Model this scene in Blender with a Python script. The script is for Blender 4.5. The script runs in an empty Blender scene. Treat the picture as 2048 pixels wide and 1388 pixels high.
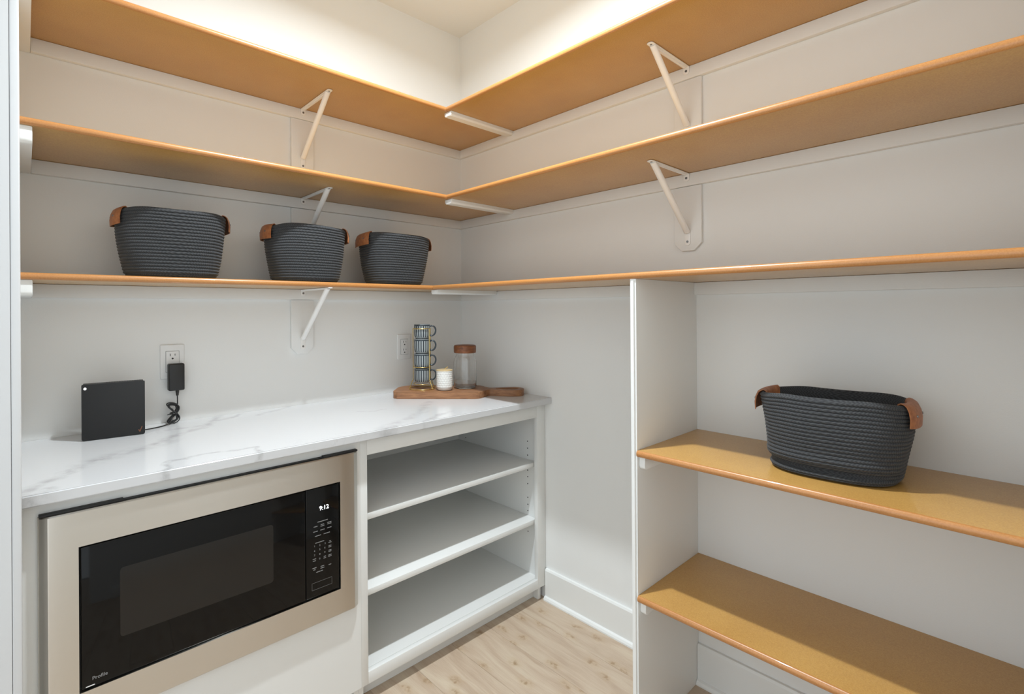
import bpy, bmesh, math, random
from mathutils import Vector, Matrix, noise

random.seed(7)
S = bpy.context.scene
COL = S.collection

# ------------------------------------------------------------------ camera
W, H = 2048, 1388
F, PPX, PPY = 1011.637, -86.17, -76.92
YAW, PITCH, ROLL = 0.7221, 0.0009, -0.0068
cam_d = bpy.data.cameras.new('camera'); cam = bpy.data.objects.new('camera', cam_d); COL.objects.link(cam)
fwd = Vector((math.sin(YAW)*math.cos(PITCH), math.cos(YAW)*math.cos(PITCH), math.sin(PITCH)))
rt = Vector((math.cos(YAW), -math.sin(YAW), 0)); up = rt.cross(fwd)
r2 = rt*math.cos(ROLL)+up*math.sin(ROLL); u2 = up*math.cos(ROLL)-rt*math.sin(ROLL)
m = Matrix((r2, u2, -fwd)).transposed().to_4x4(); m.translation = (-1.7771, -2.0791, 1.3138)
cam.matrix_world = m
cam_d.sensor_fit = 'HORIZONTAL'; cam_d.sensor_width = 36; cam_d.lens = F/W*36
cam_d.shift_x = -PPX/W; cam_d.shift_y = PPY/W; cam_d.clip_start = .01
S.camera = cam

# ------------------------------------------------------------------ world, exposure
wd = bpy.data.worlds.new('world'); S.world = wd; wd.use_nodes = True
bg = wd.node_tree.nodes['Background']
bg.inputs[0].default_value = (.86, .945, 1, 1); bg.inputs[1].default_value = 1.35
S.view_settings.view_transform = 'Standard'; S.view_settings.look = 'None'
S.view_settings.gamma = 1; S.view_settings.use_curve_mapping = False
S.view_settings.exposure = 0.3
S.cycles.diffuse_bounces = 8; S.cycles.max_bounces = 14
LAMP_WATTS = 35

# ------------------------------------------------------------------ node helpers
class NT:
    def __init__(s, name):
        s.mat = bpy.data.materials.new(name); s.mat.use_nodes = True
        s.t = s.mat.node_tree; s.b = s.t.nodes['Principled BSDF']
    def n(s, typ, **kw):
        nd = s.t.nodes.new(typ)
        for k, v in kw.items():
            if k == 'ins':
                for i, x in v.items():
                    s.put(nd.inputs[i], x)
            else: setattr(nd, k, v)
        return nd
    def put(s, sock, x):
        if isinstance(x, bpy.types.NodeSocket): s.t.links.new(x, sock)
        else: sock.default_value = x
    def math(s, op, a, b=None, clamp=False):
        nd = s.n('ShaderNodeMath', operation=op, use_clamp=clamp); s.put(nd.inputs[0], a)
        if b is not None: s.put(nd.inputs[1], b)
        return nd.outputs[0]
    def vm(s, op, a, b=None, out=0, scale=None):
        nd = s.n('ShaderNodeVectorMath', operation=op); s.put(nd.inputs[0], a)
        if b is not None: s.put(nd.inputs[1], b)
        if scale is not None: s.put(nd.inputs['Scale'], scale)
        return nd.outputs[out]
    def coord(s, kind='Object'): return s.n('ShaderNodeTexCoord').outputs[kind]
    def map(s, v, scale=(1,1,1), loc=(0,0,0), rot=(0,0,0)):
        return s.n('ShaderNodeMapping', ins={0: v, 1: loc, 2: rot, 3: scale}).outputs[0]
    def noise(s, v, scale, detail=3, rough=.5, dist=0):
        return s.n('ShaderNodeTexNoise', ins={'Vector': v, 'Scale': scale, 'Detail': detail, 'Roughness': rough, 'Distortion': dist}).outputs[0]
    def ramp(s, f, stops):
        nd = s.n('ShaderNodeValToRGB', ins={0: f}); cr = nd.color_ramp
        while len(cr.elements) < len(stops): cr.elements.new(.5)
        for e, (p, c) in zip(cr.elements, stops): e.position = p; e.color = (*c, 1) if len(c) == 3 else c
        return nd.outputs[0]
    def mix(s, f, a, b, mode='MIX'):
        nd = s.n('ShaderNodeMix', data_type='RGBA', blend_type=mode)
        s.put(nd.inputs[0], f); s.put(nd.inputs[6], a); s.put(nd.inputs[7], b); return nd.outputs[2]
    def bump(s, h, strength=.2, dist=.001):
        b = s.n('ShaderNodeBump', ins={'Strength': strength, 'Distance': dist, 'Height': h}); s.put(s.b.inputs['Normal'], b.outputs[0])
    def set(s, **kw):
        al = dict(col='Base Color', rough='Roughness', metal='Metallic', spec='Specular IOR Level', trans='Transmission Weight', ior='IOR', aniso='Anisotropic', coat='Coat Weight', sheen='Sheen Weight')
        for k, v in kw.items():
            if k == 'col' and isinstance(v, tuple) and len(v) == 3: v = (*v, 1)
            s.put(s.b.inputs[al[k]], v)
        return s
def srgb(r, g, b):
    f = lambda c: (c/255/12.92) if c/255 <= .04045 else ((c/255+.055)/1.055)**2.4
    return (f(r), f(g), f(b))
def simple(name, col, rough=.5, metal=0, **kw):
    n = NT(name); n.set(col=col, rough=rough, metal=metal, **kw); return n.mat

MT = {}
def paint(name, col, rough, scale, strength):
    n = NT(name); c = n.coord()
    v = n.noise(c, 2.5, 2); n.set(col=n.mix(v, (*[x*.985 for x in col], 1), (*col, 1)), rough=rough)
    n.bump(n.noise(c, scale, 3, .6), strength, .0006); return n.mat
MT['wall'] = paint('wall_paint', (.785, .79, .778), .62, 260, .35)
MT['ceiling'] = paint('ceiling_paint', (.78, .785, .77), .8, 120, .5)
MT['trim'] = paint('trim_paint', (.785, .795, .782), .38, 60, .06)
MT['cab'] = paint('cabinet_paint', (.74, .745, .73), .35, 80, .06)
MT['casing'] = paint('casing_paint', (.57, .575, .58), .45, 60, .05)
MT['steel_white'] = simple('white_enamel', (.84, .83, .81), .32)
MT['plastic_white'] = simple('white_plastic', (.77, .775, .77), .3)

def mdf(name, c1, c2, rough):
    n = NT(name); c = n.coord()
    f = n.noise(c, 320, 4, .7); g = n.noise(c, 6, 3)
    k = n.math('ADD', n.math('MULTIPLY', f, .75), n.math('MULTIPLY', g, .25))
    n.set(col=n.ramp(k, [(.34, c1), (.66, c2)]), rough=rough, coat=.4)
    n.bump(f, .1, .0003); return n.mat
MT['mdf'] = mdf('lacquered_fiberboard', srgb(168, 124, 62), srgb(192, 151, 85), .34)
MT['mdf_edge'] = mdf('fiberboard_edge', srgb(168, 112, 58), srgb(188, 132, 76), .33)

def marble():
    n = NT('veined_quartz'); c = n.coord()
    dn = n.n('ShaderNodeTexNoise', ins={'Vector': c, 'Scale': 9, 'Detail': 6, 'Roughness': .6})
    off = n.vm('SCALE', n.vm('SUBTRACT', dn.outputs['Color'], (.5, .5, .5)), scale=.085)
    p = n.vm('MULTIPLY', n.vm('ADD', c, off), (1, 1, 0))
    veins = [([(-1.81,-.63),(-1.742,-.516),(-1.634,-.40),(-1.538,-.353),(-1.439,-.266),(-1.297,-.152),(-1.218,-.0)], .030, .55),
             ([(-1.66,-.42),(-1.56,-.36),(-1.45,-.30)], .05, .4),
             ([(-1.545,-.66),(-1.488,-.546),(-1.398,-.53),(-1.265,-.549),(-1.30,-.67)], .014, .75),
             ([(-1.423,-.143),(-1.302,-.137),(-1.15,-.025)], .02, .45),
             ([(-.965,-.69),(-.875,-.606),(-.742,-.541),(-.62,-.479),(-.468,-.325)], .034, .38),
             ([(-1.10,-.098),(-.951,-.007)], .022, .4), ([(-.70,-.62),(-.60,-.56),(-.52,-.53)], .02, .5),
             ([(-.80,-.30),(-.75,-.34),(-.69,-.33)], .012, .3), ([(-1.79,-.64),(-1.74,-.60)], .03, .7), ([(-.92,-.64),(-.82,-.60)], .025, .6)]
    acc = None
    for pts, w, amp in veins:
        for a, b in zip(pts, pts[1:]):
            ba = (b[0]-a[0], b[1]-a[1], 0); L2 = ba[0]**2+ba[1]**2
            pa = n.vm('SUBTRACT', p, (*a, 0))
            h = n.math('MULTIPLY', n.vm('DOT_PRODUCT', pa, ba, 1), 1/L2, True)
            d = n.vm('LENGTH', n.vm('SUBTRACT', pa, n.vm('SCALE', ba, scale=h)), None, 1)
            mr = n.n('ShaderNodeMapRange', interpolation_type='SMOOTHSTEP', ins={0: d, 1: 0, 2: w, 3: amp, 4: 0}).outputs[0]
            acc = mr if acc is None else n.math('MAXIMUM', acc, mr)
    br = n.ramp(n.noise(c, 22, 5, .65), [(.36, (.1,)*3), (.62, (1,)*3)])
    fine = n.n('ShaderNodeMapRange', interpolation_type='SMOOTHSTEP', ins={0: n.math('ABSOLUTE', n.math('SUBTRACT', n.noise(c, 5, 8, .62, .6), .5)), 1: 0, 2: .014, 3: .16, 4: 0}).outputs[0]
    mask = n.ramp(n.noise(n.map(c, loc=(3, 1, 0)), 2.2, 2), [(.5, (0,)*3), (.68, (1,)*3)])
    v = n.math('ADD', n.math('MULTIPLY', acc, br), n.math('MULTIPLY', fine, mask), True)
    n.set(col=n.mix(v, (.575, .58, .59, 1), (.30, .295, .295, 1)), rough=.16)
    return n.mat
MT['marble'] = marble()

def wood_floor():
    n = NT('pale_oak_plank'); c = n.coord()
    rnd = n.n('ShaderNodeObjectInfo').outputs['Random']
    sh = n.n('ShaderNodeCombineXYZ', ins={0: n.math('MULTIPLY', rnd, 7), 1: n.math('MULTIPLY', rnd, 31), 2: 0}).outputs[0]
    p = n.vm('ADD', c, sh)
    warp = n.noise(n.map(p, (5, 1.2, 1)), 2, 3)
    grain = n.noise(n.map(n.vm('ADD', p, n.n('ShaderNodeCombineXYZ', ins={0: n.math('MULTIPLY', warp, .12)}).outputs[0]), (15, 1.5, 1)), 2.0, 6, .55)
    fine = n.noise(n.map(p, (170, 6, 1)), 2, 4, .6)
    col = n.ramp(grain, [(.28, srgb(166, 142, 120)), (.5, srgb(188, 168, 147)), (.72, srgb(200, 185, 163))])
    col = n.mix(.25, col, n.ramp(fine, [(.3, srgb(168, 144, 122)), (.7, srgb(204, 188, 168))]))
    # knots
    vor = n.n('ShaderNodeTexVoronoi', voronoi_dimensions='2D', ins={'Vector': n.map(n.vm('ADD', p, n.vm('SCALE', n.n('ShaderNodeTexNoise', ins={'Vector': p, 'Scale': 30, 'Detail': 3}).outputs['Color'], scale=.045)), (6, 3.2, 1)), 'Scale': 1.9, 'Randomness': 1})
    k = n.n('ShaderNodeMapRange', interpolation_type='SMOOTHSTEP', ins={0: vor.outputs['Distance'], 1: .04, 2: .17, 3: 1, 4: 0}).outputs[0]
    brk = n.ramp(n.noise(p, 60, 3, .6), [(.42, (0,)*3), (.6, (1,)*3)])
    col = n.mix(n.math('MULTIPLY', n.math('MULTIPLY', k, brk), .8), col, (*srgb(128, 98, 66), 1))
    halo = n.n('ShaderNodeMapRange', interpolation_type='SMOOTHSTEP', ins={0: vor.outputs['Distance'], 1: .05, 2: .32, 3: .38, 4: 0}).outputs[0]
    col = n.mix(halo, col, (*srgb(176, 150, 118), 1))
    n.set(col=col, rough=.42); n.bump(fine, .08, .0004); return n.mat
MT['floor'] = wood_floor()

def rope():
    n = NT('charcoal_braided_rope'); uv = n.coord('UV')
    sx = n.n('ShaderNodeSeparateXYZ', ins={0: uv})
    u, v = sx.outputs[0], sx.outputs[1]
    fr = n.math('PINGPONG', v, .5)
    ph = n.math('ADD', n.math('ADD', n.math('MULTIPLY', u, 1.0), n.math('MULTIPLY', fr, 1.6)), n.math('MULTIPLY', n.math('FLOOR', v), .37))
    wv = n.math('SINE', n.math('MULTIPLY', ph, 6.2832))
    nz = n.noise(n.coord(), 240, 4, .7)
    f = n.math('ADD', n.math('MULTIPLY', n.math('ADD', n.math('MULTIPLY', wv, .5), .5), .35), n.math('MULTIPLY', nz, .65))
    n.set(col=n.ramp(f, [(.2, (.022, .023, .0245)), (.8, (.066, .068, .072))]), rough=.85, sheen=.1, spec=.25)
    n.bump(f, .6, .0014); return n.mat
MT['rope'] = rope()
def leather():
    n = NT('tan_leather'); c = n.coord(); f = n.noise(c, 90, 4)
    n.set(col=n.ramp(f, [(.3, srgb(140, 84, 50)), (.7, srgb(174, 114, 72))]), rough=.5); n.bump(n.noise(c, 400, 3), .2, .0004); return n.mat
MT['leather'] = leather()
def wood(name, a, b, axis_scale, rough=.45):
    n = NT(name); c = n.coord()
    w = n.noise(n.map(c, axis_scale), 3, 6, .6, .6)
    n.set(col=n.ramp(w, [(.3, a), (.7, b)]), rough=rough); n.bump(w, .08, .0004); return n.mat
MT['acacia'] = wood('acacia_wood', srgb(108, 70, 44), srgb(168, 120, 82), (3, 26, 26))
MT['lid_wood'] = wood('dark_acacia_wood', srgb(92, 50, 24), srgb(142, 86, 48), (3, 20, 30))
MT['black_plastic'] = simple('black_plastic', (.012, .012, .012), .4)
def router_mat():
    n = NT('charcoal_plastic'); f = n.noise(n.coord(), 600, 2)
    n.set(col=(.013, .013, .0135), rough=.5, spec=.35); n.bump(f, .15, .0003); return n.mat
MT['router'] = router_mat()
MT['copper'] = simple('copper_print', srgb(116, 74, 54), .45, .4)
def steel():
    n = NT('brushed_stainless'); c = n.coord()
    f = n.noise(n.map(c, (.6, .6, 420)), 1.5, 2)
    n.set(col=(.62, .595, .55), metal=1, rough=n.ramp(f, [(.3, (.28,)*3), (.7, (.30,)*3)]), aniso=.85)
    tg = n.n('ShaderNodeTangent', direction_type='RADIAL', axis='Z'); n.put(n.b.inputs['Tangent'], tg.outputs[0]); n.b.inputs['Anisotropic Rotation'].default_value = .25
    return n.mat
MT['steel'] = steel()
MT['glass_black'] = simple('black_glass', (.004, .004, .004), .05, spec=.22)
MT['window_mesh'] = simple('dark_window_screen', (.016, .0145, .013), .10, spec=.3)
MT['gap'] = simple('dark_gap', (.01, .01, .01), .6)
MT['print'] = simple('grey_print', (.28, .28, .28), .6)
MT['print_dim'] = simple('dim_grey_print', (.13, .13, .13), .6)
MT['brass'] = simple('brass_wire', srgb(224, 196, 122), .22, 1)
MT['glaze'] = simple('blue_grey_glaze', srgb(150, 156, 158), .18)
MT['glaze_dark'] = simple('dark_blue_glaze', srgb(44, 52, 58), .2)
MT['ceramic'] = simple('white_ceramic', (.66, .65, .62), .35)
MT['candle_lid'] = simple('pale_gold_lid', srgb(200, 176, 134), .4, .1)
MT['screw'] = simple('steel_screw', (.22, .22, .22), .35, .9)
MT['slot'] = simple('socket_slot', (.01, .01, .01), .7)
g = NT('clear_glass'); g.set(col=(1, 1, 1), rough=0, trans=1, ior=1.45); MT['glass'] = g.mat
def emis(name, col, st):
    n = NT(name); n.set(col=(0, 0, 0)); n.b.inputs['Emission Color'].default_value = (*col, 1); n.b.inputs['Emission Strength'].default_value = st; return n.mat
MT['led'] = emis('status_led', (.95, .98, 1), 3)
MT['digits'] = emis('clock_digits', (.95, .98, 1), 3)
MT['lamp'] = emis('lamp_lens', (1, .985, .955), 12)

# ------------------------------------------------------------------ object helpers
ORG = {}
def tag(o, label=None, cat=None, group=None, kind=None):
    if label: o['label'] = label
    if cat: o['category'] = cat
    if group: o['group'] = group
    if kind: o['kind'] = kind
    return o
def thing(name, loc, label, cat, group=None, rz=0):
    o = bpy.data.objects.new(name, None); COL.objects.link(o); o.empty_display_size = .05
    o.location = loc; o.rotation_euler = (0, 0, rz); ORG[o.name] = Vector((0, 0, 0)) if rz else Vector(loc)
    return tag(o, label, cat, group)
def link(name, me, mats, parent=None, smooth=False, local=False):
    if not isinstance(mats, (list, tuple)): mats = [mats]
    for k in mats: me.materials.append(MT[k] if isinstance(k, str) else k)
    o = bpy.data.objects.new(name, me); COL.objects.link(o)
    if smooth:
        for p in me.polygons: p.use_smooth = True
        if smooth != 'all': me.set_sharp_from_angle(angle=math.radians(smooth if smooth is not True else 40))
    if parent is not None:
        if not local: me.transform(Matrix.Translation(-ORG[parent.name]))
        o.parent = parent; ORG[o.name] = ORG[parent.name]
    else: ORG[o.name] = Vector((0, 0, 0))
    return o
def bm_mesh(bm, name):
    bmesh.ops.recalc_face_normals(bm, faces=bm.faces[:])
    me = bpy.data.meshes.new(name); bm.to_mesh(me); bm.free(); return me
def add_box(bm, x0, x1, y0, y1, z0, z1):
    v = [bm.verts.new((x, y, z)) for x in (x0, x1) for y in (y0, y1) for z in (z0, z1)]
    for f in ((0,1,3,2),(4,6,7,5),(0,4,5,1),(2,3,7,6),(0,2,6,4),(1,5,7,3)): bm.faces.new([v[i] for i in f])
def box(name, x0, x1, y0, y1, z0, z1, mat, parent=None, bev=.001, seg=2, local=False):
    bm = bmesh.new(); add_box(bm, x0, x1, y0, y1, z0, z1)
    if bev: bmesh.ops.bevel(bm, geom=bm.edges[:], offset=bev, segments=seg, affect='EDGES', profile=.5)
    return link(name, bm_mesh(bm, name), mat, parent, 35 if bev else False, local)
def prism(name, pts, axis, a, b, mat, parent=None, bev=0, local=False, smooth=35):
    """2-D outline extruded along an axis: axis x -> pts (y,z); y -> (x,z); z -> (x,y)"""
    bm = bmesh.new()
    f = {'x': lambda p, k: (k, p[0], p[1]), 'y': lambda p, k: (p[0], k, p[1]), 'z': lambda p, k: (p[0], p[1], k)}[axis]
    A = [bm.verts.new(f(p, a)) for p in pts]; B = [bm.verts.new(f(p, b)) for p in pts]; n = len(pts)
    fa = bm.faces.new(A); fb = bm.faces.new(B[::-1])
    for i in range(n): bm.faces.new((A[i], B[i], B[(i+1) % n], A[(i+1) % n]))
    if bev:
        es = list(fa.edges)+list(fb.edges)
        bmesh.ops.bevel(bm, geom=es, offset=bev, segments=2, affect='EDGES', profile=.5)
    return link(name, bm_mesh(bm, name), mat, parent, smooth, local)
def tube_bm(bm, pts, r, seg=8, closed=False):
    pts = [Vector(p) for p in pts]; n = len(pts); rings = []
    nrm = None
    for i, p in enumerate(pts):
        t = (pts[(i+1) % n]-pts[i-1]) if closed else (pts[min(i+1, n-1)]-pts[max(i-1, 0)])
        t.normalize()
        if nrm is None: nrm = t.orthogonal()
        nrm = (nrm-t*nrm.dot(t)).normalized(); bi = t.cross(nrm)
        rings.append([bm.verts.new(p+nrm*(r*math.cos(a))+bi*(r*math.sin(a))) for a in [2*math.pi*k/seg for k in range(seg)]])
    for i in range(n if closed else n-1):
        A, B = rings[i], rings[(i+1) % n]
        for k in range(seg): bm.faces.new((A[k], A[(k+1) % seg], B[(k+1) % seg], B[k]))
    if not closed: bm.faces.new(rings[0][::-1]); bm.faces.new(rings[-1])
def tube(name, pts, r, mat, parent=None, seg=8, closed=False, local=False):
    bm = bmesh.new(); tube_bm(bm, pts, r, seg, closed); return link(name, bm_mesh(bm, name), mat, parent, 60, local)
def lathe(name, prof, mat, parent=None, seg=48, c=(0, 0, 0), local=False, ang=40):
    bm = bmesh.new(); rings = []
    for r, z in prof:
        if r < 1e-6: rings.append([bm.verts.new((c[0], c[1], c[2]+z))])
        else: rings.append([bm.verts.new((c[0]+r*math.cos(2*math.pi*k/seg), c[1]+r*math.sin(2*math.pi*k/seg), c[2]+z)) for k in range(seg)])
    for A, B in zip(rings, rings[1:]):
        for k in range(seg):
            k2 = (k+1) % seg
            if len(A) == 1 and len(B) > 1: bm.faces.new((A[0], B[k], B[k2]))
            elif len(B) == 1 and len(A) > 1: bm.faces.new((A[k], A[k2], B[0]))
            elif len(A) > 1: bm.faces.new((A[k], A[k2], B[k2], B[k]))
    return link(name, bm_mesh(bm, name), mat, parent, ang, local)
def disc(name, c, axis, r, h, mat, parent=None, seg=16):
    """short cylinder centred at c, its axis along the vector"""
    bm = bmesh.new(); bmesh.ops.create_cone(bm, cap_ends=True, segments=seg, radius1=r, radius2=r, depth=h)
    q = Vector((0, 0, 1)).rotation_difference(Vector(axis)).to_matrix().to_4x4()
    bm.transform(Matrix.Translation(c) @ q)
    return link(name, bm_mesh(bm, name), mat, parent, 40)
def text_mesh(s, size, loc, rot, shear=0, align='CENTER', ext=.00015):
    cu = bpy.data.curves.new('lettering', 'FONT'); cu.body = s; cu.size = size; cu.align_x = align; cu.align_y = 'CENTER'; cu.shear = shear; cu.extrude = ext; cu.resolution_u = 3
    o = bpy.data.objects.new('lettering', cu); COL.objects.link(o)
    dg = bpy.context.evaluated_depsgraph_get(); me = bpy.data.meshes.new_from_object(o.evaluated_get(dg))
    bpy.data.objects.remove(o); bpy.data.curves.remove(cu)
    me.transform(Matrix.Translation(loc) @ rot); me.materials.clear(); return me
def struct(o): o['kind'] = 'structure'; return o

# ------------------------------------------------------------------ dimensions (metres)
XL, YS, ZC = -1.797, -2.13, 2.779          # left wall face, front wall face, ceiling
T = .0192                                   # shelf thickness
Z1, Z2, Z3 = 1.4013, 1.7863, 2.1625         # shelf undersides
DL, DR, DLL, DRL = .394, .4167, .278, .4066
CT, DF, DC, TC = .914, .584, .62, .0275
PY = -1.2534                                # partition
HC, CTK = .043, .019                        # cleat height, thickness

# ------------------------------------------------------------------ room shell
struct(box('wall_back', -1.95, .1, 0, .1, 0, ZC, 'wall', bev=0))
struct(box('wall_right', 0, .1, YS-.1, 0, 0, ZC, 'wall', bev=0))
struct(box('wall_front', -1.95, 0, YS-.1, YS, 0, ZC, 'wall', bev=0))
bm = bmesh.new(); add_box(bm, -1.92, XL, -.66, 0, 0, ZC); add_box(bm, -1.92, XL, YS, -.66, 2.08, ZC)
struct(link('wall_left', bm_mesh(bm, 'wall_left'), 'wall'))
struct(box('ceiling', -1.95, .1, YS-.1, .1, ZC, ZC+.1, 'ceiling', bev=0))
fl = struct(box('floor', -3.4, .1, -3.4, .1, -.05, -.008, 'gap', bev=0))
pw, pl = .181, 1.22; protos = {}
for i in range(19):
    x1 = .02-i*pw; off = [.10, .32, .18, .40, .25, .06][i] if i < 6 else (i*.437) % pl
    y = .0+off-pl
    ys = [.0]; yy = -off if off > .05 else -pl
    while yy > -3.3: ys.append(yy); yy -= pl
    ys.append(-3.3)
    for a, b in zip(ys, ys[1:]):
        if a-b < .02: continue
        L = round(a-b, 4); key = L
        if key not in protos:
            bm = bmesh.new(); add_box(bm, -pw+.0006, 0, -L+.0006, 0, -.008, 0)
            bmesh.ops.bevel(bm, geom=[e for e in bm.edges if all(v.co.z > -.001 for v in e.verts)], offset=.0008, segments=1, affect='EDGES')
            me = bm_mesh(bm, 'plank'); me.materials.append(MT['floor']); protos[key] = me
        o = bpy.data.objects.new('plank', protos[key]); COL.objects.link(o); o.location = (x1, a, 0); o.parent = fl

def baseboard(name, y0, y1):
    pr = [(-.0005, 0), (-.014, 0), (-.014, .13), (-.010, .1378), (-.0005, .1378)]
    o = struct(prism(name, pr, 'y', y0, y1, 'trim', smooth=False))
    sh = [(-.0141, 0), (-.0265, 0), (-.0265, .006), (-.022, .014), (-.0141, .018)]
    prism('shoe_moulding', sh, 'y', y0, y1, 'trim', o, smooth=False)
baseboard('baseboard_right', -.585, PY+.001)
baseboard('baseboard_right', YS+.001, PY-T-.001)
o = struct(box('baseboard_front', XL, -.43, YS+.0005, YS+.014, 0, .1378, 'trim', bev=.003))
# door casing on the left wall
o = struct(box('trim_1', XL, XL+.0155, -.6795, -.622, 0, 2.1, 'casing', bev=.003, seg=4))
struct(box('trim_2', XL, XL+.0155, YS+.02, -.68, 2.09, 2.15, 'casing', bev=.004))
struct(box('trim_3', -1.92, XL-.0005, -.679, -.6605, 0, 2.079, 'casing', bev=0))

# ------------------------------------------------------------------ ceiling lamp
LX, LY = -.925, -1.050
lp = thing('ceiling_lamp', (LX, LY, ZC), 'small round white downlight on the ceiling', 'lamp')
lathe('trim_ring', [(.051, -.001), (.078, -.0005), (.078, -.006), (.070, -.011), (.056, -.011), (.051, -.007), (.051, -.001)], 'plastic_white', lp, 40, (LX, LY, ZC))
lathe('backing', [(0, -.0005), (.0505, -.0005), (.0505, -.004), (0, -.004)], 'plastic_white', lp, 40, (LX, LY, ZC))
lathe('lens', [(.0505, -.0055), (0, -.0055)], 'lamp', lp, 40, (LX, LY, ZC))
ld_ = bpy.data.lights.new('lamp_light', 'AREA'); ld_.shape = 'DISK'; ld_.size = .07; ld_.energy = LAMP_WATTS; ld_.color = (.87, .95, 1); ld_.spread = math.radians(164)
lo = bpy.data.objects.new('lamp_light', ld_); COL.objects.link(lo); lo.parent = lp; lo.location = (0, 0, -.0115)

# ------------------------------------------------------------------ shelf boards
def nose(depth, z, back=.0008):
    r = T/2; pts = [(-back, z), (-back, z+T)]
    for k in range(9):
        a = math.pi/2+math.pi*k/8
        pts.append((-depth+r*.8+r*.8*math.cos(a), z+r+r*math.sin(a)))
    return pts
def board(name, axis, depth, z, a, b, label):
    o = prism(name, nose(depth, z), axis, a, b, ['mdf', 'mdf_edge'], None, smooth=50)
    i = 1 if axis == 'x' else 0
    for p in o.data.polygons:
        if p.center[i] < -depth+T*.42: p.material_index = 1
    return tag(o, label, 'shelf')
lv = [('lowest', Z1, DLL, DRL), ('middle', Z2, DL, DR), ('top', Z3, DL, DR)]
Llab = ['honey fiberboard shelf on the back wall carrying three charcoal baskets', 'honey fiberboard shelf on the back wall directly above the three baskets', 'topmost honey fiberboard shelf on the back wall, nearest the ceiling']
Rlab = ['honey fiberboard shelf resting on the white partition panel along the right wall', 'honey fiberboard shelf on the right wall between the topmost one and the partition top', 'topmost honey fiberboard shelf along the right wall']
for (nm, z, dl, dr), la, lb in zip(lv, Llab, Rlab):
    board('shelf_board', 'x', dl, z, XL+.001, -.0008, la)
    board('shelf_board', 'y', dr, z, YS+.001, -dl-.0004, lb)
ZA, ZB, DA = .8866, .4521, .4055
board('shelf_board', 'y', DA, ZA-T, YS+.001, PY-T-.0008, 'honey fiberboard shelf beside the partition with a charcoal basket standing on it')
board('shelf_board', 'y', DA, ZB-T, YS+.001, PY-T-.0008, 'empty honey fiberboard shelf nearest the floor beside the white partition')

# cleats
def rcl(h, w, front, z, sgn=1):
    """side outline of a cleat that runs back from its rounded front end: (run, z)"""
    pts = [(-.001, z), (-front, z)]
    for k in range(7):
        a = math.pi/2*k/6
        pts.append((-front+.012-.012*math.cos(a), z-h+.012-.012*math.sin(a)))
    return pts+[(-.001, z-h)]
G = 'white cleats under the shelves'
cl_b = ['white cleat along the back wall under the basket shelf', 'white cleat along the back wall above the three baskets', 'white cleat along the back wall under the topmost shelf']
cl_r = ['white cleat along the right wall at the top of the partition panel', 'white cleat along the right wall under the middle long shelf', 'white cleat along the right wall under the topmost shelf']
cl_s = ['short white end cleat beside the door casing under the basket shelf', 'short white end cleat beside the door casing under the middle shelf', 'short white end cleat beside the door casing under the topmost shelf']
bars = ['white bar under the corner joint of the basket shelf', 'white bar under the corner joint of the middle shelves', 'white bar under the corner joint of the topmost shelves']
for k, (nm, z, dl, dr) in enumerate(lv):
    zt = z-.0006
    tag(box('shelf_cleat', XL+.0395, -.0008, -CTK, -.0008, zt-HC, zt, 'wall', bev=.0015), cl_b[k], 'cleat', G)
    if k == 0:
        tag(box('shelf_cleat', -CTK, -.0008, PY+.0005, -CTK-.0005, zt-HC, zt, 'wall', bev=.0015), 'white cleat along the right wall between corner and partition panel', 'cleat', G)
        tag(box('shelf_cleat', -CTK, -.0008, YS+.001, PY-T-.0005, zt-HC, zt, 'wall', bev=.0015), cl_r[0], 'cleat', G)
    else:
        tag(box('shelf_cleat', -CTK, -.0008, YS+.001, -CTK-.0005, zt-HC, zt, 'wall', bev=.0015), cl_r[k], 'cleat', G)
    tag(prism('shelf_cleat', rcl(HC, .038, dl-.012, zt), 'x', XL+.0005, XL+.039, 'trim', None, .002), cl_s[k], 'cleat', G)
    pr = [(-dl+.026, zt), (-dl-.018, zt), (-dl-.018, zt-.013), (-dl-.012, zt-.0195), (-dl+.020, zt-.0195), (-dl+.026, zt-.013)]
    tag(prism('corner_bar', pr, 'x', -dr+.012, -CTK-.001, 'trim', None, .003), bars[k], 'cleat', G)
for z, lab in ((ZA, 'white cleat on the partition under the shelf with the single basket'), (ZB, 'white cleat on the partition under the shelf nearest the floor')):
    tag(prism('shelf_cleat', rcl(.038, .019, DA-.016, z-T-.0006), 'y', PY-T-.0195, PY-T-.0005, 'trim', None, .002), lab, 'cleat', G)

# partition
pt = [(-.0008, .0005), (-DRL+.006, .0005)]
bm = bmesh.new(); add_box(bm, -DRL+.002, -.0008, PY-T, PY, .0005, Z1-.0006)
bmesh.ops.bevel(bm, geom=[e for e in bm.edges if all(v.co.x < -.1 for v in e.verts)], offset=.0055, segments=4, affect='EDGES')
tag(link('partition_panel', bm_mesh(bm, 'partition_panel'), 'trim', None, 40), 'tall white upright partition panel standing between floor and long shelf', 'partition')

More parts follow.
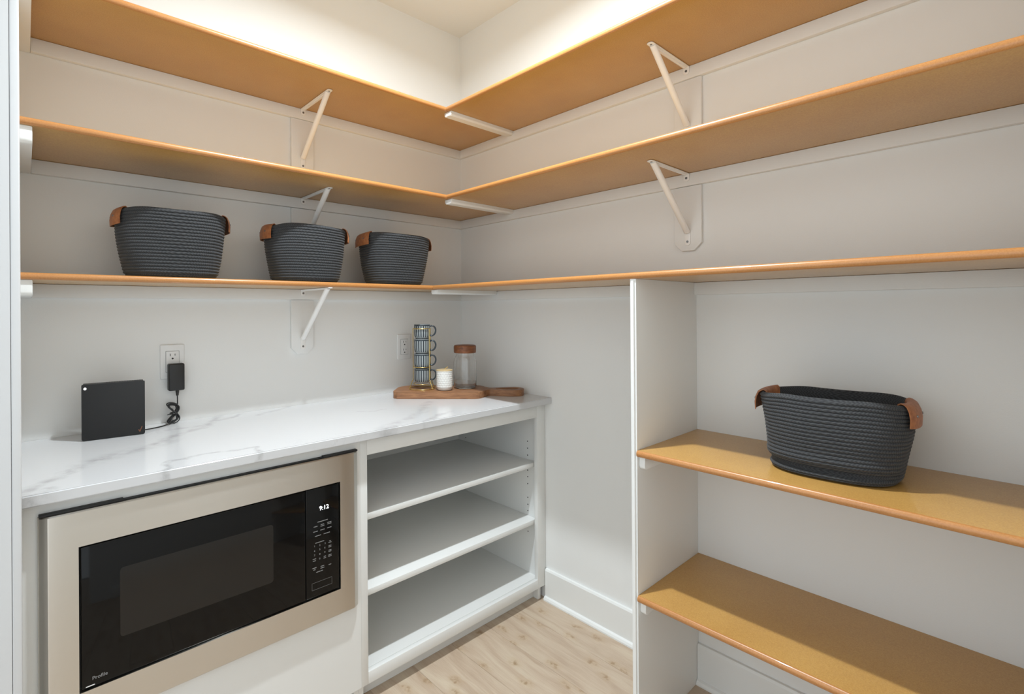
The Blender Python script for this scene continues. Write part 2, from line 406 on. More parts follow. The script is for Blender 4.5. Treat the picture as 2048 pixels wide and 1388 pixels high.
# ------------------------------------------------------------------ brackets
def bracket(z, wall, pos, label):
    """triangular steel bracket; built along local -y from a wall at y=0, then turned for the right wall"""
    t = thing('shelf_bracket', (0, 0, 0), label, 'bracket', 'white triangular shelf brackets', rz=1e-9)
    w = .0105; z0 = -.0012; P = []
    yw = -CTK-.0006                                   # face of the cleat
    # arm with rounded tip
    pts = [(-w, yw), (w, yw), (w, -.268)]+[(w*math.cos(math.pi*k/6), -.268-w*.8*math.sin(math.pi*k/6)) for k in range(1, 6)]+[(-w, -.268)]
    P.append(prism('arm', pts, 'z', z0-.0028, z0, 'steel_white', t, .0006, True))
    rib = [(-.004, z0-.0028), (.004, z0-.0028), (.003, z0-.007), (-.003, z0-.007)]
    P.append(prism('rib', rib, 'y', yw-.01, -.235, 'steel_white', t, 0, True))
    # wall tab
    pts = [(-w, z0), (w, z0), (w, -.022)]+[(w*math.cos(math.pi*k/6), -.022-w*.6*math.sin(math.pi*k/6)) for k in range(1, 6)]+[(-w, -.022)]
    P.append(prism('tab', pts, 'y', yw-.0028, yw, 'steel_white', t, .0006, True))
    # brace: half-round channel from the arm to the foot
    yp = -.0138                                        # face of the backing plate
    A = Vector((0, -.252, z0-.002)); B = Vector((0, yp-.005, -.207)); d = (B-A).normalized(); nn = Vector((1, 0, 0)); bi = d.cross(nn)
    if bi.y > 0: bi = -bi
    bm = bmesh.new(); R = []
    prof = [(-.0105, -.003)]+[(.0105*math.cos(math.pi-math.pi*k/8), .0075*math.sin(math.pi*k/8)) for k in range(9)]+[(.0105, -.003)]
    for q in (A, B): R.append([bm.verts.new(q+nn*a+bi*b) for a, b in prof])
    n = len(prof)
    for k in range(n): bm.faces.new((R[0][k], R[0][(k+1) % n], R[1][(k+1) % n], R[1][k]))
    bm.faces.new(R[0]); bm.faces.new(R[1][::-1])
    P.append(link('brace', bm_mesh(bm, 'brace'), 'steel_white', t, 35, True))
    pts = [(-w, -.200), (w, -.200), (w, -.243)]+[(w*math.cos(math.pi*k/6), -.243-w*math.sin(math.pi*k/6)) for k in range(1, 6)]+[(-w, -.243)]
    P.append(prism('foot', pts, 'y', yp-.003, yp-.0002, 'steel_white', t, .0006, True))
    # backing plate with clipped corners
    hw = .048; top = -HC-.002; bot = -.272; c = .026
    P.append(prism('backing_plate', [(-hw, top), (hw, top), (hw, bot+c), (hw-c, bot), (-hw+c, bot), (-hw, bot+c)], 'y', -.0136, -.0008, 'wall', t, .0015, True))
    for nm, cc, ax, rr in (('screw', (0, yw-.0032, -.0165), (0, 1, 0), .0042), ('screw', (0, yp-.0034, -.240), (0, 1, 0), .0042), ('screw', (0, -.262, z0-.0032), (0, 0, 1), .0036)):
        bm = bmesh.new(); bmesh.ops.create_cone(bm, cap_ends=True, segments=14, radius1=rr, radius2=rr, depth=.0014)
        bm.transform(Matrix.Translation(cc) @ Vector((0, 0, 1)).rotation_difference(Vector(ax)).to_matrix().to_4x4())
        P.append(link(nm, bm_mesh(bm, nm), 'screw', t, 40, True))
    if wall == 'back': M_ = Matrix.Translation((pos, 0, z))
    else: M_ = Matrix.Translation((0, pos, z)) @ Matrix.Rotation(-math.pi/2, 4, 'Z')
    for p in P: p.data.transform(M_)
    # put the empty at the foot of the bracket on the wall
    loc = M_ @ Vector((0, -.02, -.27)); t.rotation_euler = (0, 0, 0); t.location = loc
    for p in P: p.data.transform(Matrix.Translation(-loc))
bracket(Z1, 'back', -.893, 'white steel shelf bracket on the back wall above the countertop, under the basket shelf')
bracket(Z2, 'back', -.890, 'white steel shelf bracket on the back wall behind the middle basket')
bracket(Z3, 'back', -.888, 'white steel shelf bracket on the back wall under the topmost shelf')
bracket(Z2, 'right', -1.250, 'white steel shelf bracket on the right wall above the partition, whole backing plate showing')
bracket(Z3, 'right', -1.252, 'white steel shelf bracket on the right wall under the topmost shelf')

# ------------------------------------------------------------------ cabinets
XM0, XM1 = -.944, -.918
YF = -DF; ZU = CT-TC-.0006; ZT = .064
YI = -.012
def cabinet_left():
    t = thing('microwave_cabinet', (-1.37, -.3, 0), 'painted greige base cabinet housing the built-in microwave', 'cabinet')
    x0 = XL+.001; x1 = XM0-.0003
    ox0, ox1, oz0, oz1 = -1.72, -.99, .385, .82
    box('stile', x0, ox0, YF, YF+.019, ZT, ZU, 'cab', t, 0)
    box('stile', ox1, x1, YF, YF+.019, ZT, ZU, 'cab', t, 0)
    box('top_rail', ox0, ox1, YF, YF+.019, oz1, ZU, 'cab', t, 0)
    box('front_panel', ox0, ox1, YF, YF+.019, ZT, oz0, 'cab', t, 0)
    box('side_panel', x0, x0+.018, YF+.0192, YI, .0005, ZU, 'cab', t, 0)
    box('side_panel', x1-.018, x1, YF+.0192, YI, .0005, ZU, 'cab', t, 0)
    box('appliance_floor', x0+.0183, x1-.0183, YF+.0192, YI, oz0-.018, oz0, 'cab', t, 0)
    box('toe_kick', x0+.0183, x1-.0183, -.536, -.518, .0005, ZT-.0005, 'cab', t, 0)
def cabinet_right():
    t = thing('open_shelf_cabinet', (-.46, -.3, 0), 'painted greige base cabinet with open front and two inner shelves', 'cabinet')
    x0, x1 = XM0, -.0008; sx0, sx1 = -.927, -.040
    zo0, zo1 = .104, .828
    box('stile', x0, XM1, YF, YF+.019, ZT, ZU, 'cab', t, .0008)
    box('stile', -.060, -.0125, YF, YF+.019, ZT, ZU, 'cab', t, .0008)
    box('filler_strip', -.0123, x1, YF+.004, YF+.019, ZT, ZU, 'cab', t, .0005)
    box('top_rail', XM1+.0002, -.0602, YF, YF+.019, zo1, ZU, 'cab', t, .0008)
    box('bottom_rail', XM1+.0002, -.0602, YF, YF+.019, ZT, zo0-.0003, 'cab', t, .0008)
    box('side_panel', x0, sx0, YF+.0192, YI, .0005, ZU, 'cab', t, 0)
    box('side_panel', sx1, sx1+.018, YF+.0192, YI, .0005, ZU, 'cab', t, 0)
    box('back_panel', sx0+.0002, sx1-.0002, YI-.006, YI, ZT, ZU, 'cab', t, 0)
    box('bottom_panel', sx0+.0002, sx1-.0002, YF+.0192, YI-.0062, zo0-.019, zo0, 'cab', t, 0)
    for zt in (.622, .365):
        box('inner_shelf', sx0+.001, sx1-.001, -.562, YI-.007, zt-.0205, zt, 'cab', t, .0008)
    box('toe_kick', sx0+.0002, sx1-.0002, -.536, -.518, .0005, ZT-.0005, 'cab', t, 0)
    for y in (-.508, -.075):
        for z in (.704, .672, .640, .571, .541, .509, .446, .414, .385, .320, .290):
            disc('pin_hole', (sx1-.0003, y, z), (1, 0, 0), .0028, .0008, 'slot', t, 10)
cabinet_left(); cabinet_right()
bm = bmesh.new(); add_box(bm, XL+.001, -.0008, -DC, -.0008, CT-TC, CT)
bmesh.ops.bevel(bm, geom=[e for e in bm.edges if all(v.co.y < -.5 for v in e.verts)], offset=.0028, segments=3, affect='EDGES')
tag(link('countertop', bm_mesh(bm, 'countertop'), 'marble', None, 40), 'white quartz countertop with soft grey veins over the base cabinets', 'countertop')

# ------------------------------------------------------------------ microwave
def microwave():
    t = thing('microwave', (-1.358, -.35, .385), 'built-in stainless microwave with wide trim frame and black glass door', 'microwave')
    XA, XB, ZA_, ZB_ = -1.756, -.960, .350, .853
    ia, ib, za, zb = -1.684, -1.027, .431, .770
    yf = -.605; R = .020
    xs = [XA, XA+.002, XA+R-.003, XA+R, ia, ib, XB-R, XB-R+.003, XB-.002, XB]
    def yy(x):
        s = min(x-XA, XB-x)
        return yf if s >= R-1e-6 else (yf+.0005 if s > R-.0035 else (yf+.0095 if s > .001 else yf+.013))
    zs = [ZA_, ZA_+.003, za, zb, ZB_-.003, ZB_]
    bm = bmesh.new()
    V = [[bm.verts.new((x, yy(x)+(.003 if z in (ZA_, ZB_) else 0), z)) for z in zs] for x in xs]
    for i in range(len(xs)-1):
        for j in range(len(zs)-1):
            if xs[i] == ia and zs[j] == za: continue
            bm.faces.new((V[i][j], V[i+1][j], V[i+1][j+1], V[i][j+1]))
    be = [e for e in bm.edges if e.is_boundary]
    r = bmesh.ops.extrude_edge_only(bm, edges=be)
    for v in [g for g in r['geom'] if isinstance(g, bmesh.types.BMVert)]: v.co.y = YF-.0005
    link('trim_frame', bm_mesh(bm, 'trim_frame'), 'steel', t, 18)
    box('vent_strip', XA+.004, XB-.004, YF-.012, YF-.0006, ZB_+.0003, ZB_+.003, 'gap', t, 0)
    for a, b in ((XA+.002, XA+.16), (XB-.12, XB-.002)): box('trim_clip', a, b, YF-.016, YF-.0006, ZB_+.0004, ZB_+.006, 'gap', t, .001)
    box('body', -1.715, -.995, YF+.002, -.08, .3865, .815, 'gap', t, .002)
    box('gap_lining', ia+.0005, ib-.0005, YF-.006, YF-.0005, za+.0005, zb-.0005, 'gap', t, 0)
    d = box('door', ia+.004, -1.1405, -.6015, YF-.0065, za+.004, zb-.004, 'glass_black', t, .002, 3)
    c = box('control_panel', -1.1385, ib-.003, -.6015, YF-.0065, za+.004, zb-.004, 'glass_black', t, .002, 3)
    # window: recessed-looking screen behind the glass, shown as a rounded panel flush with the door
    wx0, wx1, wz0, wz1 = -1.605, -1.237, .527, .694; rr = .008
    pts = []
    for cx, cz, a0 in ((wx1-rr, wz1-rr, 0), (wx0+rr, wz1-rr, 90), (wx0+rr, wz0+rr, 180), (wx1-rr, wz0+rr, 270)):
        pts += [(cx+rr*math.cos(math.radians(a0+22.5*k)), cz+rr*math.sin(math.radians(a0+22.5*k))) for k in range(5)]
    prism('window', pts, 'y', -.6019, -.6014, 'window_mesh', d)
    rx = Matrix.Rotation(math.pi/2, 4, 'X')
    tm = text_mesh('Profile', .0115, (-1.645, -.60185, .4535), rx)
    tag(link('lettering', tm, 'print', d), 'grey script reading Profile')
    box('handle_slot', -1.672, -1.655, -.6022, -.6014, .4375, .4395, 'steel_white', d, .0003)
    tm = text_mesh('9:12', .0185, (-1.080, -.60185, .7015), rx)
    tag(link('clock_digits', tm, 'digits', c), 'glowing white clock digits')
    marks = [(-1.0852,.6614,.0337),(-1.1083,.6495,.0126),(-1.0858,.6509,.0112),(-1.0859,.6464,.0126),(-1.0632,.6517,.014),(-1.0632,.6472,.014),(-1.1084,.6344,.0154),(-1.0859,.6347,.014),(-1.0633,.6351,.0146),(-1.1004,.6201,.0196),(-1.0718,.6201,.021),(-1.0949,.599,.0295),(-1.0613,.5927,.0056),(-1.0613,.5881,.0107),(-1.0614,.5779,.0101),(-1.0614,.5738,.0101),(-1.0615,.5641,.0101),(-1.0615,.5601,.0101),(-1.0616,.5493,.0112),(-1.0616,.545,.0112),(-1.1126,.5517,.0112),(-1.1126,.5459,.0101),(-1.0786,.5498,.0073),(-1.0786,.545,.009),(-1.1128,.5243,.0135),(-1.1128,.5188,.0073),(-1.0867,.5226,.0118),(-1.0868,.517,.0129),(-1.0618,.5192,.0095),(-1.0961,.5091,.0224)]
    bm = bmesh.new()
    for x, z, w in marks:
        k = max(2, int(w/.0022)); q = w/k
        for i in range(k):
            hh = .0011*(.8+.4*((i*7) % 3)/2)
            add_box(bm, x-w/2+i*q+q*.12, x-w/2+i*q+q*.85, -.6018, -.6014, z-hh, z+hh)
    tag(link('keypad_print', bm_mesh(bm, 'keypad_print'), 'print', c), kind='stuff')
    for s, (x, z) in zip('1234567890', [(-1.1118,.5905),(-1.0947,.5891),(-1.0774,.5896),(-1.1119,.5758),(-1.0948,.5761),(-1.0784,.5762),(-1.112,.5626),(-1.0949,.5618),(-1.0785,.5623),(-1.0953,.5478)]):
        link('keypad_digit', text_mesh(s, .0075, (x, -.60185, z), rx), 'print', c)
    bm = bmesh.new(); a, b, z0, z1 = -1.121, -1.055, .457, .479
    for q in ((a, b, z0, z0+.0008), (a, b, z1-.0008, z1), (a, a+.0008, z0, z1), (b-.0008, b, z0, z1)): add_box(bm, q[0], q[1], -.6018, -.6014, q[2], q[3])
    link('button_outline', bm_mesh(bm, 'button_outline'), 'print_dim', c)
microwave()

# ------------------------------------------------------------------ outlets
def outlet(xc, zc, label, duplex_faces):
    t = thing('wall_outlet', (xc, 0, zc-.061), label, 'outlet')
    box('cover_plate', xc-.0385, xc+.0385, -.0065, -.0005, zc-.061, zc+.061, 'plastic_white', t, .003, 3)
    rcp = box('receptacle', xc-.0205, xc+.0205, -.0085, -.0066, zc-.037, zc+.037, 'plastic_white', t, .0012)
    box('receptacle_gap', xc-.0215, xc+.0215, -.0068, -.0064, zc-.038, zc+.038, 'print_dim', t, 0)
    for s in duplex_faces:
        zz = zc+s*.019
        box('slot', xc-.0085, xc-.0065, -.0089, -.0084, zz+.001, zz+.010, 'slot', rcp, 0)
        box('slot', xc+.0065, xc+.0085, -.0089, -.0084, zz+.002, zz+.009, 'slot', rcp, 0)
        disc('ground_hole', (xc, -.0087, zz-.008), (0, 1, 0), .0032, .0006, 'slot', rcp, 12)
    for s in (1, -1): disc('screw', (xc, -.0066, zc+s*.0485), (0, 1, 0), .0032, .001, 'plastic_white', t, 12)
outlet(-1.375, 1.132, 'white wall outlet with a black power adapter plugged into it', (1, -1))
outlet(-.375, 1.131, 'white wall outlet beside the mug rack, nothing plugged in', (1, -1))

# ------------------------------------------------------------------ router, adapter
def router():
    t = thing('router', (-1.645, -.127, CT), 'black upright internet router box standing on the countertop', 'router', rz=math.atan2(-.017, .163))
    w, h, d = .1645, .1742, .040
    bm = bmesh.new(); add_box(bm, 0, w, .0022, d, .0006, h)
    bmesh.ops.bevel(bm, geom=bm.edges[:], offset=.004, segments=3, affect='EDGES')
    link('housing', bm_mesh(bm, 'housing'), 'router', t, 40, True)
    pts = []
    r = .006
    for cx, cz, a0 in ((w-r, h-r, 0), (r, h-r, 90), (r, r+.0006, 180), (w-r, r+.0006, 270)):
        rr = r if a0 >= 180 else r*.5
        pts += [(cx+(r-rr)*(1 if a0 in (0, 270) else -1)+rr*math.cos(math.radians(a0+30*k)), cz+(r-rr)*(1 if a0 < 180 else 0)+rr*math.sin(math.radians(a0+30*k))) for k in range(4)]
    fp = prism('front_panel', pts, 'y', 0, .0045, 'router', t, .0012, True)
    bm = bmesh.new(); bmesh.ops.create_cone(bm, cap_ends=True, segments=18, radius1=.0036, radius2=.0036, depth=.0012); bm.transform(Matrix.Translation((.009, -.0003, h-.0125)) @ Matrix.Rotation(math.pi/2, 4, 'X'))
    tag(link('status_light', bm_mesh(bm, 'status_light'), 'led', fp, 40, True), 'glowing white status light')
    ck = [(.1455, .0170), (.1478, .0170), (.1503, .0125), (.1565, .0265), (.1535, .0265), (.1503, .0188), (.1492, .0095), (.1510, .0095)]
    ck = [(.1455, .0175), (.1484, .0175), (.1500, .0140), (.1552, .0272), (.1578, .0272), (.1512, .0100), (.1490, .0100)]
    tag(prism('check_emblem', ck, 'y', -.0004, .0002, 'copper', fp, 0, True), 'copper check mark')
    for k in range(14):
        box('vent_slot', .062+k*.0068, .0655+k*.0068, .012, .034, h-.0002, h+.0004, 'gap', t, 0, local=True)
router()
AX, AY = -1.367, -.0095
ad = thing('power_adapter', (AX, -.02, CT), 'black power adapter with a bundled cord hanging from the outlet', 'adapter')
box('plug_body', AX-.0265, AX+.0245, AY-.030, AY, 1.030, 1.126, 'black_plastic', ad, .005, 3)
lathe('strain_relief', [(.0, .001), (.0058, .001), (.0058, -.004), (.0042, -.019), (0, -.019)], 'black_plastic', ad, 14, (AX+.003, AY-.015, 1.030))
cx0, cz0 = -1.379, .950
pts = [Vector((AX+.003, AY-.015, 1.012)), Vector((AX+.003, AY-.016, .996)), Vector((AX+.0025, AY-.017, .980)), Vector((AX-.001, AY-.018, .966)), Vector((cx0+.004, AY-.020, .953))]
loops = 6
for q in range(loops):
    amp = .0175-.0016*((q*2) % 5); hgt = .0345-.0018*((q*3) % 5)
    for k in range(20):
        a = 2*math.pi*k/20
        pts.append(Vector((cx0+amp*math.sin(2*a+.5)+.002*math.sin(3*q), -.024-.0026*q-.005*math.sin(a), cz0+.001-hgt*math.sin(a)*1.0+.0012*math.cos(2*q))))
pts += [Vector((cx0-.008, -.045, .929)), Vector((cx0-.02, -.058, .9195)), Vector((cx0-.045, -.072, .9170)), Vector((-1.448, -.088, .918)), Vector((-1.470, -.1015, .9195)), Vector((-1.4815, -.110, .9215))]
def smooth_path(P, n=3):
    out = []
    for i in range(len(P)-1):
        p0, p1, p2, p3 = P[max(i-1, 0)], P[i], P[i+1], P[min(i+2, len(P)-1)]
        for k in range(n):
            s = k/n
            out.append(.5*((2*p1)+(p2-p0)*s+(2*p0-5*p1+4*p2-p3)*s*s+(3*p1-p0-3*p2+p3)*s**3))
    return out+[P[-1]]
tube('cord', smooth_path(pts), .0021, 'black_plastic', ad, 7)
tube('cord_tie', [Vector((cx0+.009*math.cos(a), -.034+.012*math.sin(a), cz0+.001)) for a in [2*math.pi*k/16 for k in range(16)]], .0026, 'black_plastic', ad, 6, True)
tube('tie_end', [(cx0-.008, -.044, cz0), (cx0-.015, -.048, cz0+.001), (cx0-.021, -.049, cz0)], .0022, 'black_plastic', ad, 6)

# ------------------------------------------------------------------ baskets
def basket(loc, rz, at, bt, ab, bb, h, label, seed=0, slump=0, N=21):
    t = thing('storage_basket', loc, label, 'basket', 'charcoal rope baskets', rz=rz or 1e-9)
    NU = 112; SUB = 6; expn = 2.7
    rnd = Vector((seed*3.1, seed*1.7, 0))
    def ring(s, off, zz):
        """s 0..1 from base to rim"""
        k = s**.85
        a = ab+(at-ab)*k; b = bb+(bt-bb)*k
        if s < .08:
            q = (1-s/.08); a -= .010*q*q; b -= .010*q*q
        a += .004*math.sin(math.pi*s); b += .008*math.sin(math.pi*s)
        out = []
        for i in range(NU):
            th = 2*math.pi*i/NU; c, sn = math.cos(th), math.sin(th)
            x = a*math.copysign(abs(c)**(2/expn), c); y = b*math.copysign(abs(sn)**(2/expn), sn)
            nx, ny = x/a**2, y/b**2; L = math.hypot(nx, ny) or 1; nx /= L; ny /= L
            wob = (noise.noise(Vector((c*1.2, sn*1.2, s*1.6))+rnd))*.007*(.3+s)
            o = off+wob
            if slump:                      # soft fold low on the front, sagging skirt
                fr = max(0, -sn*.8-.1*c)
                o += slump*fr*(math.exp(-((s-.13)/.035)**2)*-.75+math.exp(-((s-.23)/.07)**2)*.55+math.exp(-((s-.04)/.04)**2)*.75)
            z = zz+s*s*(.007*noise.noise(Vector((c*1.1+5, sn*1.1, 0))+rnd)-.006*abs(c)**4)
            out.append((x+nx*o, y+ny*o, z))
        return out
    verts, faces, uvs = [], [], []
    rings = []; vv = []
    M_ = N*SUB
    for k in range(M_+1):
        s = k/M_; f = (k % SUB)/SUB
        off = .0044*math.sqrt(max(0, math.sin(math.pi*f)))
        rings.append(ring(s, off, s*h)); vv.append(k/SUB)
    r0 = h/N*.5
    for k in range(1, 7):                 # rounded rim
        a = math.pi*k/6
        rings.append(ring(1, -.004+.004*math.cos(a), h+.004*math.sin(a))); vv.append(N+k/12)
    for k in range(1, 13):                # inside wall
        s = 1-k/12*.96
        rings.append(ring(s, -.009, s*h)); vv.append(N+1+k)
    for r in rings: verts += r
    nr = len(rings)
    for j in range(nr-1):
        for i in range(NU):
            i2 = (i+1) % NU
            faces.append((j*NU+i, j*NU+i2, (j+1)*NU+i2, (j+1)*NU+i)); uvs.append((i, j, i+1, j+1))
    faces.append(tuple(range(NU))[::-1]); faces.append(tuple((nr-1)*NU+i for i in range(NU)))
    me = bpy.data.meshes.new('basket_body'); me.from_pydata(verts, [], faces)
    uvl = me.uv_layers.new(name='rope')
    per = 2*math.pi*math.sqrt((at*at+bt*bt)/2); rep = per/.0075
    for p, q in zip(me.polygons, uvs):
        i, j, i2, j2 = q
        for li, (ui, vj) in zip(p.loop_indices, ((i, j), (i2, j), (i2, j2), (i, j2))):
            uvl.data[li].uv = (ui/NU*rep, vv[vj])
    link('basket_body', me, 'rope', t, 'all', True)
    # leather handles folded over the rim at both ends
    top = ring(1, 0, h)
    for side in (0, 1):
        idx = [(i+(0 if side == 0 else NU//2)) % NU for i in range(-9, 10)]
        # even arc about the end
        prof = [(-.0135, -.046), (-.0130, -.02), (-.0125, 0), (-.0105, .0065), (-.004, .0100), (.003, .0080), (.0095, .003), (.0150, -.010), (.0175, -.026), (.0165, -.046)]
        bm = bmesh.new(); R = []
        ctr = Vector((top[NU//2*side][0], top[NU//2*side][1], 0))
        P = [Vector(top[i]) for i in idx]
        # resample to +-5.2 cm along the end
        nrms = []
        keep = [p for p in P if (Vector((p.x, p.y, 0))-ctr).length < .056]
        for n_, p in enumerate(keep):
            a = keep[max(n_-1, 0)]; b = keep[min(n_+1, len(keep)-1)]
            tg = Vector((b.x-a.x, b.y-a.y, 0)).normalized(); nr_ = Vector((tg.y, -tg.x, 0))
            if nr_.dot(Vector((p.x, p.y, 0))) < 0: nr_ = -nr_
            nrms.append(nr_)
            R.append([bm.verts.new(p+nr_*o+Vector((0, 0, z))) for o, z in prof])
        for A, B in zip(R, R[1:]):
            for k in range(len(prof)-1): bm.faces.new((A[k], A[k+1], B[k+1], B[k]))
        bmesh.ops.recalc_face_normals(bm, faces=bm.faces[:])
        bmesh.ops.solidify(bm, geom=bm.faces[:], thickness=.0022)
        ho = link('handle', bm_mesh(bm, 'handle'), 'leather', t, 45, True)
        dx = 1 if side == 0 else -1
        for yy in (-.030, .030):
            ki = min(range(len(keep)), key=lambda q: abs(keep[q].y-yy)); p = keep[ki]; nrm = nrms[ki]
            bm = bmesh.new(); bmesh.ops.create_cone(bm, cap_ends=True, segments=12, radius1=.0035, radius2=.0028, depth=.003)
            bm.transform(Matrix.Translation(p+nrm*.0165+Vector((0, 0, -.018))) @ Vector((0, 0, 1)).rotation_difference(nrm).to_matrix().to_4x4())
            link('rivet', bm_mesh(bm, 'rivet'), 'screw', ho, 40, True)
    return t
zs_ = Z1+T+.0006
basket((-1.408, -.186, zs_), math.radians(-2), .154, .098, .127, .080, .210, 'charcoal rope basket on the shelf above the router, nearest the door casing', 1)
basket((-.956, -.192, zs_), math.radians(-8), .144, .093, .120, .078, .206, 'charcoal rope basket in the middle of three, in front of a shelf bracket', 2)
basket((-.549, -.188, zs_), math.radians(2), .156, .097, .124, .080, .210, 'charcoal rope basket on the shelf above the mug rack, nearest the corner', 3)
basket((-.200, -1.718, ZA+.0006), math.radians(-88), .155, .108, .130, .098, .196, 'slouching charcoal rope basket standing alone on the fiberboard shelf beside the partition', 4, .020)

# ------------------------------------------------------------------ cutting board and things on it
U = Vector((.722, -.692, 0)); Vv = Vector((.692, .722, 0))
def uv(u, v, z=0): return U*u+Vv*v+Vector((0, 0, z))
BT = CT+.030
def cutting_board():
    o = bpy.data.objects.new('cutting_board', None); COL.objects.link(o); ORG[o.name] = Vector((0, 0, 0))
    o.location = (0, 0, CT+.0006); tag(o, 'wooden paddle cutting board with a looped handle on the countertop', 'cutting board')
    c = -.380
    out = [(-.262, -.487), (.085, -.487), (.098, -.483)]
    # shoulder sweeping into the handle
    for s in [k/8 for k in range(1, 9)]:
        e = s*s*(3-2*s); out.append((.098+.055*s, -.483+(c-.026+.483)*e))
    for s in [k/10 for k in range(0, 11)]:           # handle loop, widening to a round end
        out.append((.165+.10*s, c-.026-.020*math.sin(math.pi/2*s)))
    for k in range(1, 8):
        a = -math.pi/2+math.pi*k/8; out.append((.265+.044*math.cos(a), c+.046*math.sin(a)))
    for s in [k/10 for k in range(10, -1, -1)]: out.append((.165+.10*s, c+.026+.020*math.sin(math.pi/2*s)))
    for s in [k/8 for k in range(8, 0, -1)]:
        e = s*s*(3-2*s); out.append((.098+.055*s, -.283+(c+.026+.283)*e))
    out += [(.098, -.283), (.085, -.279), (-.222, -.279), (-.262, -.300), (-.284, -.345), (-.286, -.455), (-.279, -.476)]
    # slot in the handle
    hole = []
    for k in range(20):
        a = 2*math.pi*k/20; hole.append((.232+.054*math.cos(a), c+(.024+.006*math.cos(a))*math.sin(a)))
    h = .0294
    bm = bmesh.new()
    def lvl(pts, z): return [bm.verts.new(uv(u, v, z)) for u, v in pts]
    from mathutils.geometry import tessellate_polygon
    O0, O1, H0, H1 = lvl(out, 0), lvl(out, h), lvl(hole, 0), lvl(hole, h)
    tri = tessellate_polygon([[Vector((u, v, 0)) for u, v in out], [Vector((u, v, 0)) for u, v in hole]])
    for top, (A, B) in ((1, (O1, H1)), (0, (O0, H0))):
        al = A+B
        for f in tri:
            try: bm.faces.new([al[i] for i in f])
            except ValueError: pass
    n = len(out)
    for i in range(n): bm.faces.new((O0[i], O0[(i+1) % n], O1[(i+1) % n], O1[i]))
    n = len(hole)
    for i in range(n): bm.faces.new((H0[i], H1[i], H1[(i+1) % n], H0[(i+1) % n]))
    ob = link('board', bm_mesh(bm, 'board'), 'acacia', None, 25)
    return o, ob
holder, bo = cutting_board()
# one mesh only: carry the tags on the board itself and drop the empty; long axis of the grain runs along the board
lab, cat = holder['label'], holder['category']; bpy.data.objects.remove(holder)
bo.name = 'cutting_board'; tag(bo, lab, cat)
ang = math.atan2(U.y, U.x)
bo.data.transform(Matrix.Rotation(-ang, 4, 'Z')); bo.rotation_euler = (0, 0, ang); bo.location = (0, 0, CT+.0006)

zb = BT+.0006
# mug rack
RC = uv(-.163, -.380)
rk = thing('mug_rack', (RC.x, RC.y, zb), 'brass wire rack holding four stacked mugs on the cutting board', 'rack')
def rp(r, a, z): return Vector((RC.x, RC.y, 0))+U*(r*math.cos(a))-Vv*(r*math.sin(a))+Vector((0, 0, z))
WR = .0019
tube('base_ring', [rp(.060, 2*math.pi*k/40, zb+WR) for k in range(40)], WR, 'brass', rk, 8, True)
tube('seat_ring', [rp(.041, 2*math.pi*k/40, zb+.024) for k in range(40)], WR, 'brass', rk, 8, True)
for zr in (.102, .2795):
    aa = [math.radians(32+296*k/32) for k in range(33)]
    tube('hoop', [rp(.0425, a, zb+zr) for a in aa], WR, 'brass', rk, 8)
for a in (math.radians(164), math.radians(164), math.radians(32), math.radians(-32)):
    tube('upright', [rp(.0605, a, zb+WR), rp(.047, a, zb+.036), rp(.0425, a, zb+.044), rp(.0425, a, zb+.2795)], WR, 'brass', rk, 8)
# mugs
def mug_mesh():
    bm = bmesh.new(); nr = 20; seg = nr*4; h = .068
    prof = [(.0, .0), (.026, 0), (.030, .003), (.0335, .008), (.0362, .016), (.0370, .028), (.0372, .060), (.0372, .066), (.0362, .068), (.0345, .066), (.0340, .030), (.030, .010), (0, .008)]
    rings = []
    for j, (r, z) in enumerate(prof):
        if r == 0: rings.append([bm.verts.new((0, 0, z))]); continue
        rib = .0011 if 3 <= j <= 6 else 0
        rings.append([bm.verts.new(((r-(rib if k % 4 in (0, 1) else 0))*math.cos(2*math.pi*k/seg), (r-(rib if k % 4 in (0, 1) else 0))*math.sin(2*math.pi*k/seg), z)) for k in range(seg)])
    for j, (A, B) in enumerate(zip(rings, rings[1:])):
        for k in range(seg):
            k2 = (k+1) % seg
            if len(A) == 1: f = bm.faces.new((A[0], B[k], B[k2]))
            elif len(B) == 1: f = bm.faces.new((A[k], A[k2], B[0]))
            else: f = bm.faces.new((A[k], A[k2], B[k2], B[k]))
            f.material_index = 1 if (3 <= j <= 5 and k % 4 in (0, 3) or j >= 8 or j == 6) else 0
    return bm_mesh(bm, 'mug_body')
mm = None; mh = None
mugl = ['topmost ribbed blue-grey mug in the brass rack', 'second ribbed blue-grey mug from the top of the brass rack', 'third ribbed blue-grey mug from the top of the brass rack', 'bottom ribbed blue-grey mug in the brass rack, partly behind the candle']
for i in range(4):
    z = zb+.0266+(3-i)*.0683
    t = thing('mug', (RC.x, RC.y, z), mugl[i], 'mug', 'ribbed mugs stacked in the rack')
    t.rotation_euler = (0, 0, math.atan2(U.y, U.x))
    if mm is None:
        mm = mug_mesh(); ORG[t.name] = Vector((0, 0, 0)); b = link('mug_body', mm, ['glaze', 'glaze_dark'], t, 35, True)
        hp = [Vector((.0355, 0, .056)), Vector((.044, 0, .0605)), Vector((.054, 0, .0585)), Vector((.0615, 0, .050)), Vector((.0635, 0, .038)), Vector((.060, 0, .025)), Vector((.052, 0, .0165)), Vector((.044, 0, .0145)), Vector((.0355, 0, .018))]
        b2 = tube('handle', smooth_path(hp), .0036, 'glaze_dark', t, 10, False, True); mh = b2.data
    else:
        for nm, me in (('mug_body', mm), ('handle', mh)):
            o = bpy.data.objects.new(nm, me); COL.objects.link(o); o.parent = t
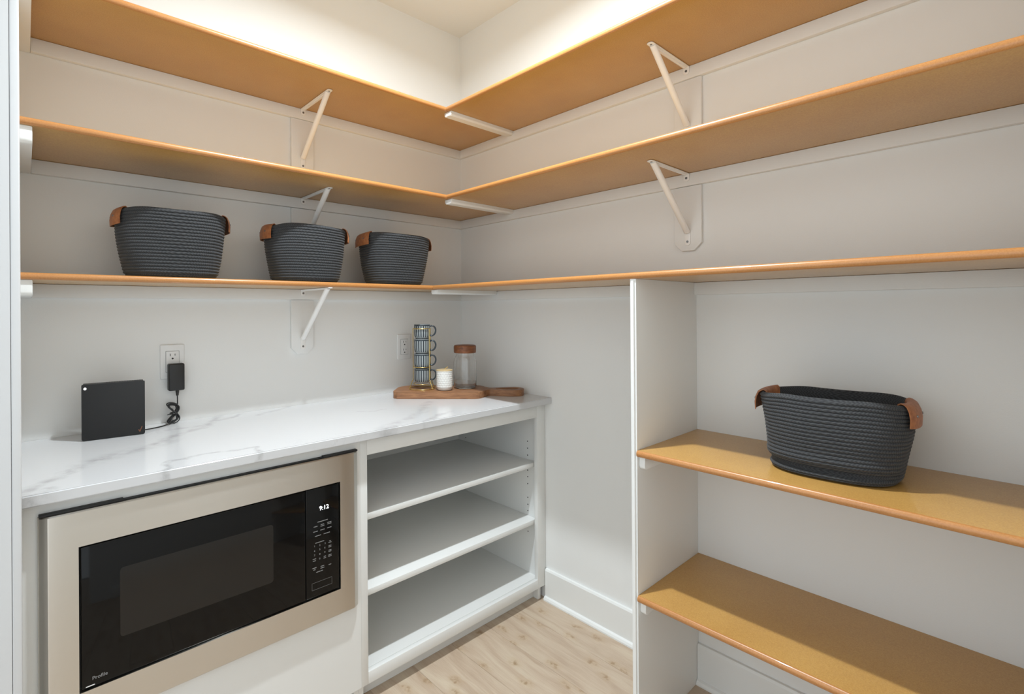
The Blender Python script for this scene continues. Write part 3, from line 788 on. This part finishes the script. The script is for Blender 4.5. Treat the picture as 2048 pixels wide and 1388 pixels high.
# candle
cc = uv(-.055, -.428, zb)
ca = thing('candle_jar', tuple(cc), 'white dimpled ceramic candle jar with a pale gold lid', 'candle')
bm = bmesh.new(); rings = []; NS = 96; NZ = 40; R0 = .0372; HC_ = .088
prof = [(.0, 0), (.024, 0), (.0305, .0025), (.0345, .008), (.0365, .016)]
for k in range(NZ): prof.append((R0, .018+(HC_-.018)*k/(NZ-1)))
prof += [(.0365, HC_+.001), (.0345, HC_), (.034, .05), (0, .05)]
for j, (r, z) in enumerate(prof):
    if r == 0: rings.append([bm.verts.new((cc.x, cc.y, cc.z+z))]); continue
    row = []
    for k in range(NS):
        dd = 0
        if 5 <= j < 5+NZ-3:
            q = (z-.018)/.0098; sft = .5 if int(q) % 2 else 0
            uu = (k/NS*18+sft) % 1-.5; w = q % 1-.5
            dd = -.0011*max(0, 1-(uu*uu+w*w)*4.4)
        row.append(bm.verts.new((cc.x+(r+dd)*math.cos(2*math.pi*k/NS), cc.y+(r+dd)*math.sin(2*math.pi*k/NS), cc.z+z)))
    rings.append(row)
for A, B in zip(rings, rings[1:]):
    for k in range(NS):
        k2 = (k+1) % NS
        if len(A) == 1: bm.faces.new((A[0], B[k], B[k2]))
        elif len(B) == 1: bm.faces.new((A[k], A[k2], B[0]))
        else: bm.faces.new((A[k], A[k2], B[k2], B[k]))
link('jar_body', bm_mesh(bm, 'jar_body'), 'ceramic', ca, 50)
ld = lathe('lid', [(0, HC_+.0015), (.0372, HC_+.0015), (.0378, HC_+.003), (.0372, HC_+.0055), (.030, HC_+.0068), (0, HC_+.0075)], 'candle_lid', ca, 40, tuple(cc))
tube('lid_handle', smooth_path([cc+U*.006+Vector((0, 0, HC_+.0072)), cc+U*.002+Vector((0, 0, HC_+.010)), cc+U*.009+Vector((0, 0, HC_+.014)), cc+U*.016+Vector((0, 0, HC_+.0185))]), .0014, 'brass', ld, 8)
# glass jar
jc = uv(.0355, -.356, zb)
ja = thing('glass_jar', tuple(jc), 'empty clear glass jar with a dark wooden lid', 'jar')
ext = [(0, 0), (.046, 0), (.0510, .003), (.0535, .010), (.0535, .118), (.0515, .134), (.0462, .146), (.0428, .152), (.0428, .164)]
inn = [(.0410, .164), (.0410, .152), (.0444, .1447), (.0497, .1333), (.0517, .118), (.0517, .010), (.0490, .0052), (0, .0048)]
lathe('jar_glass', ext+inn, 'glass', ja, 64, tuple(jc), ang=60)
lathe('lid', [(0, .1645), (.0505, .1645), (.0520, .167), (.0525, .178), (.0525, .193), (.0505, .1985), (.045, .2005), (0, .2005)], 'lid_wood', ja, 48, tuple(jc))
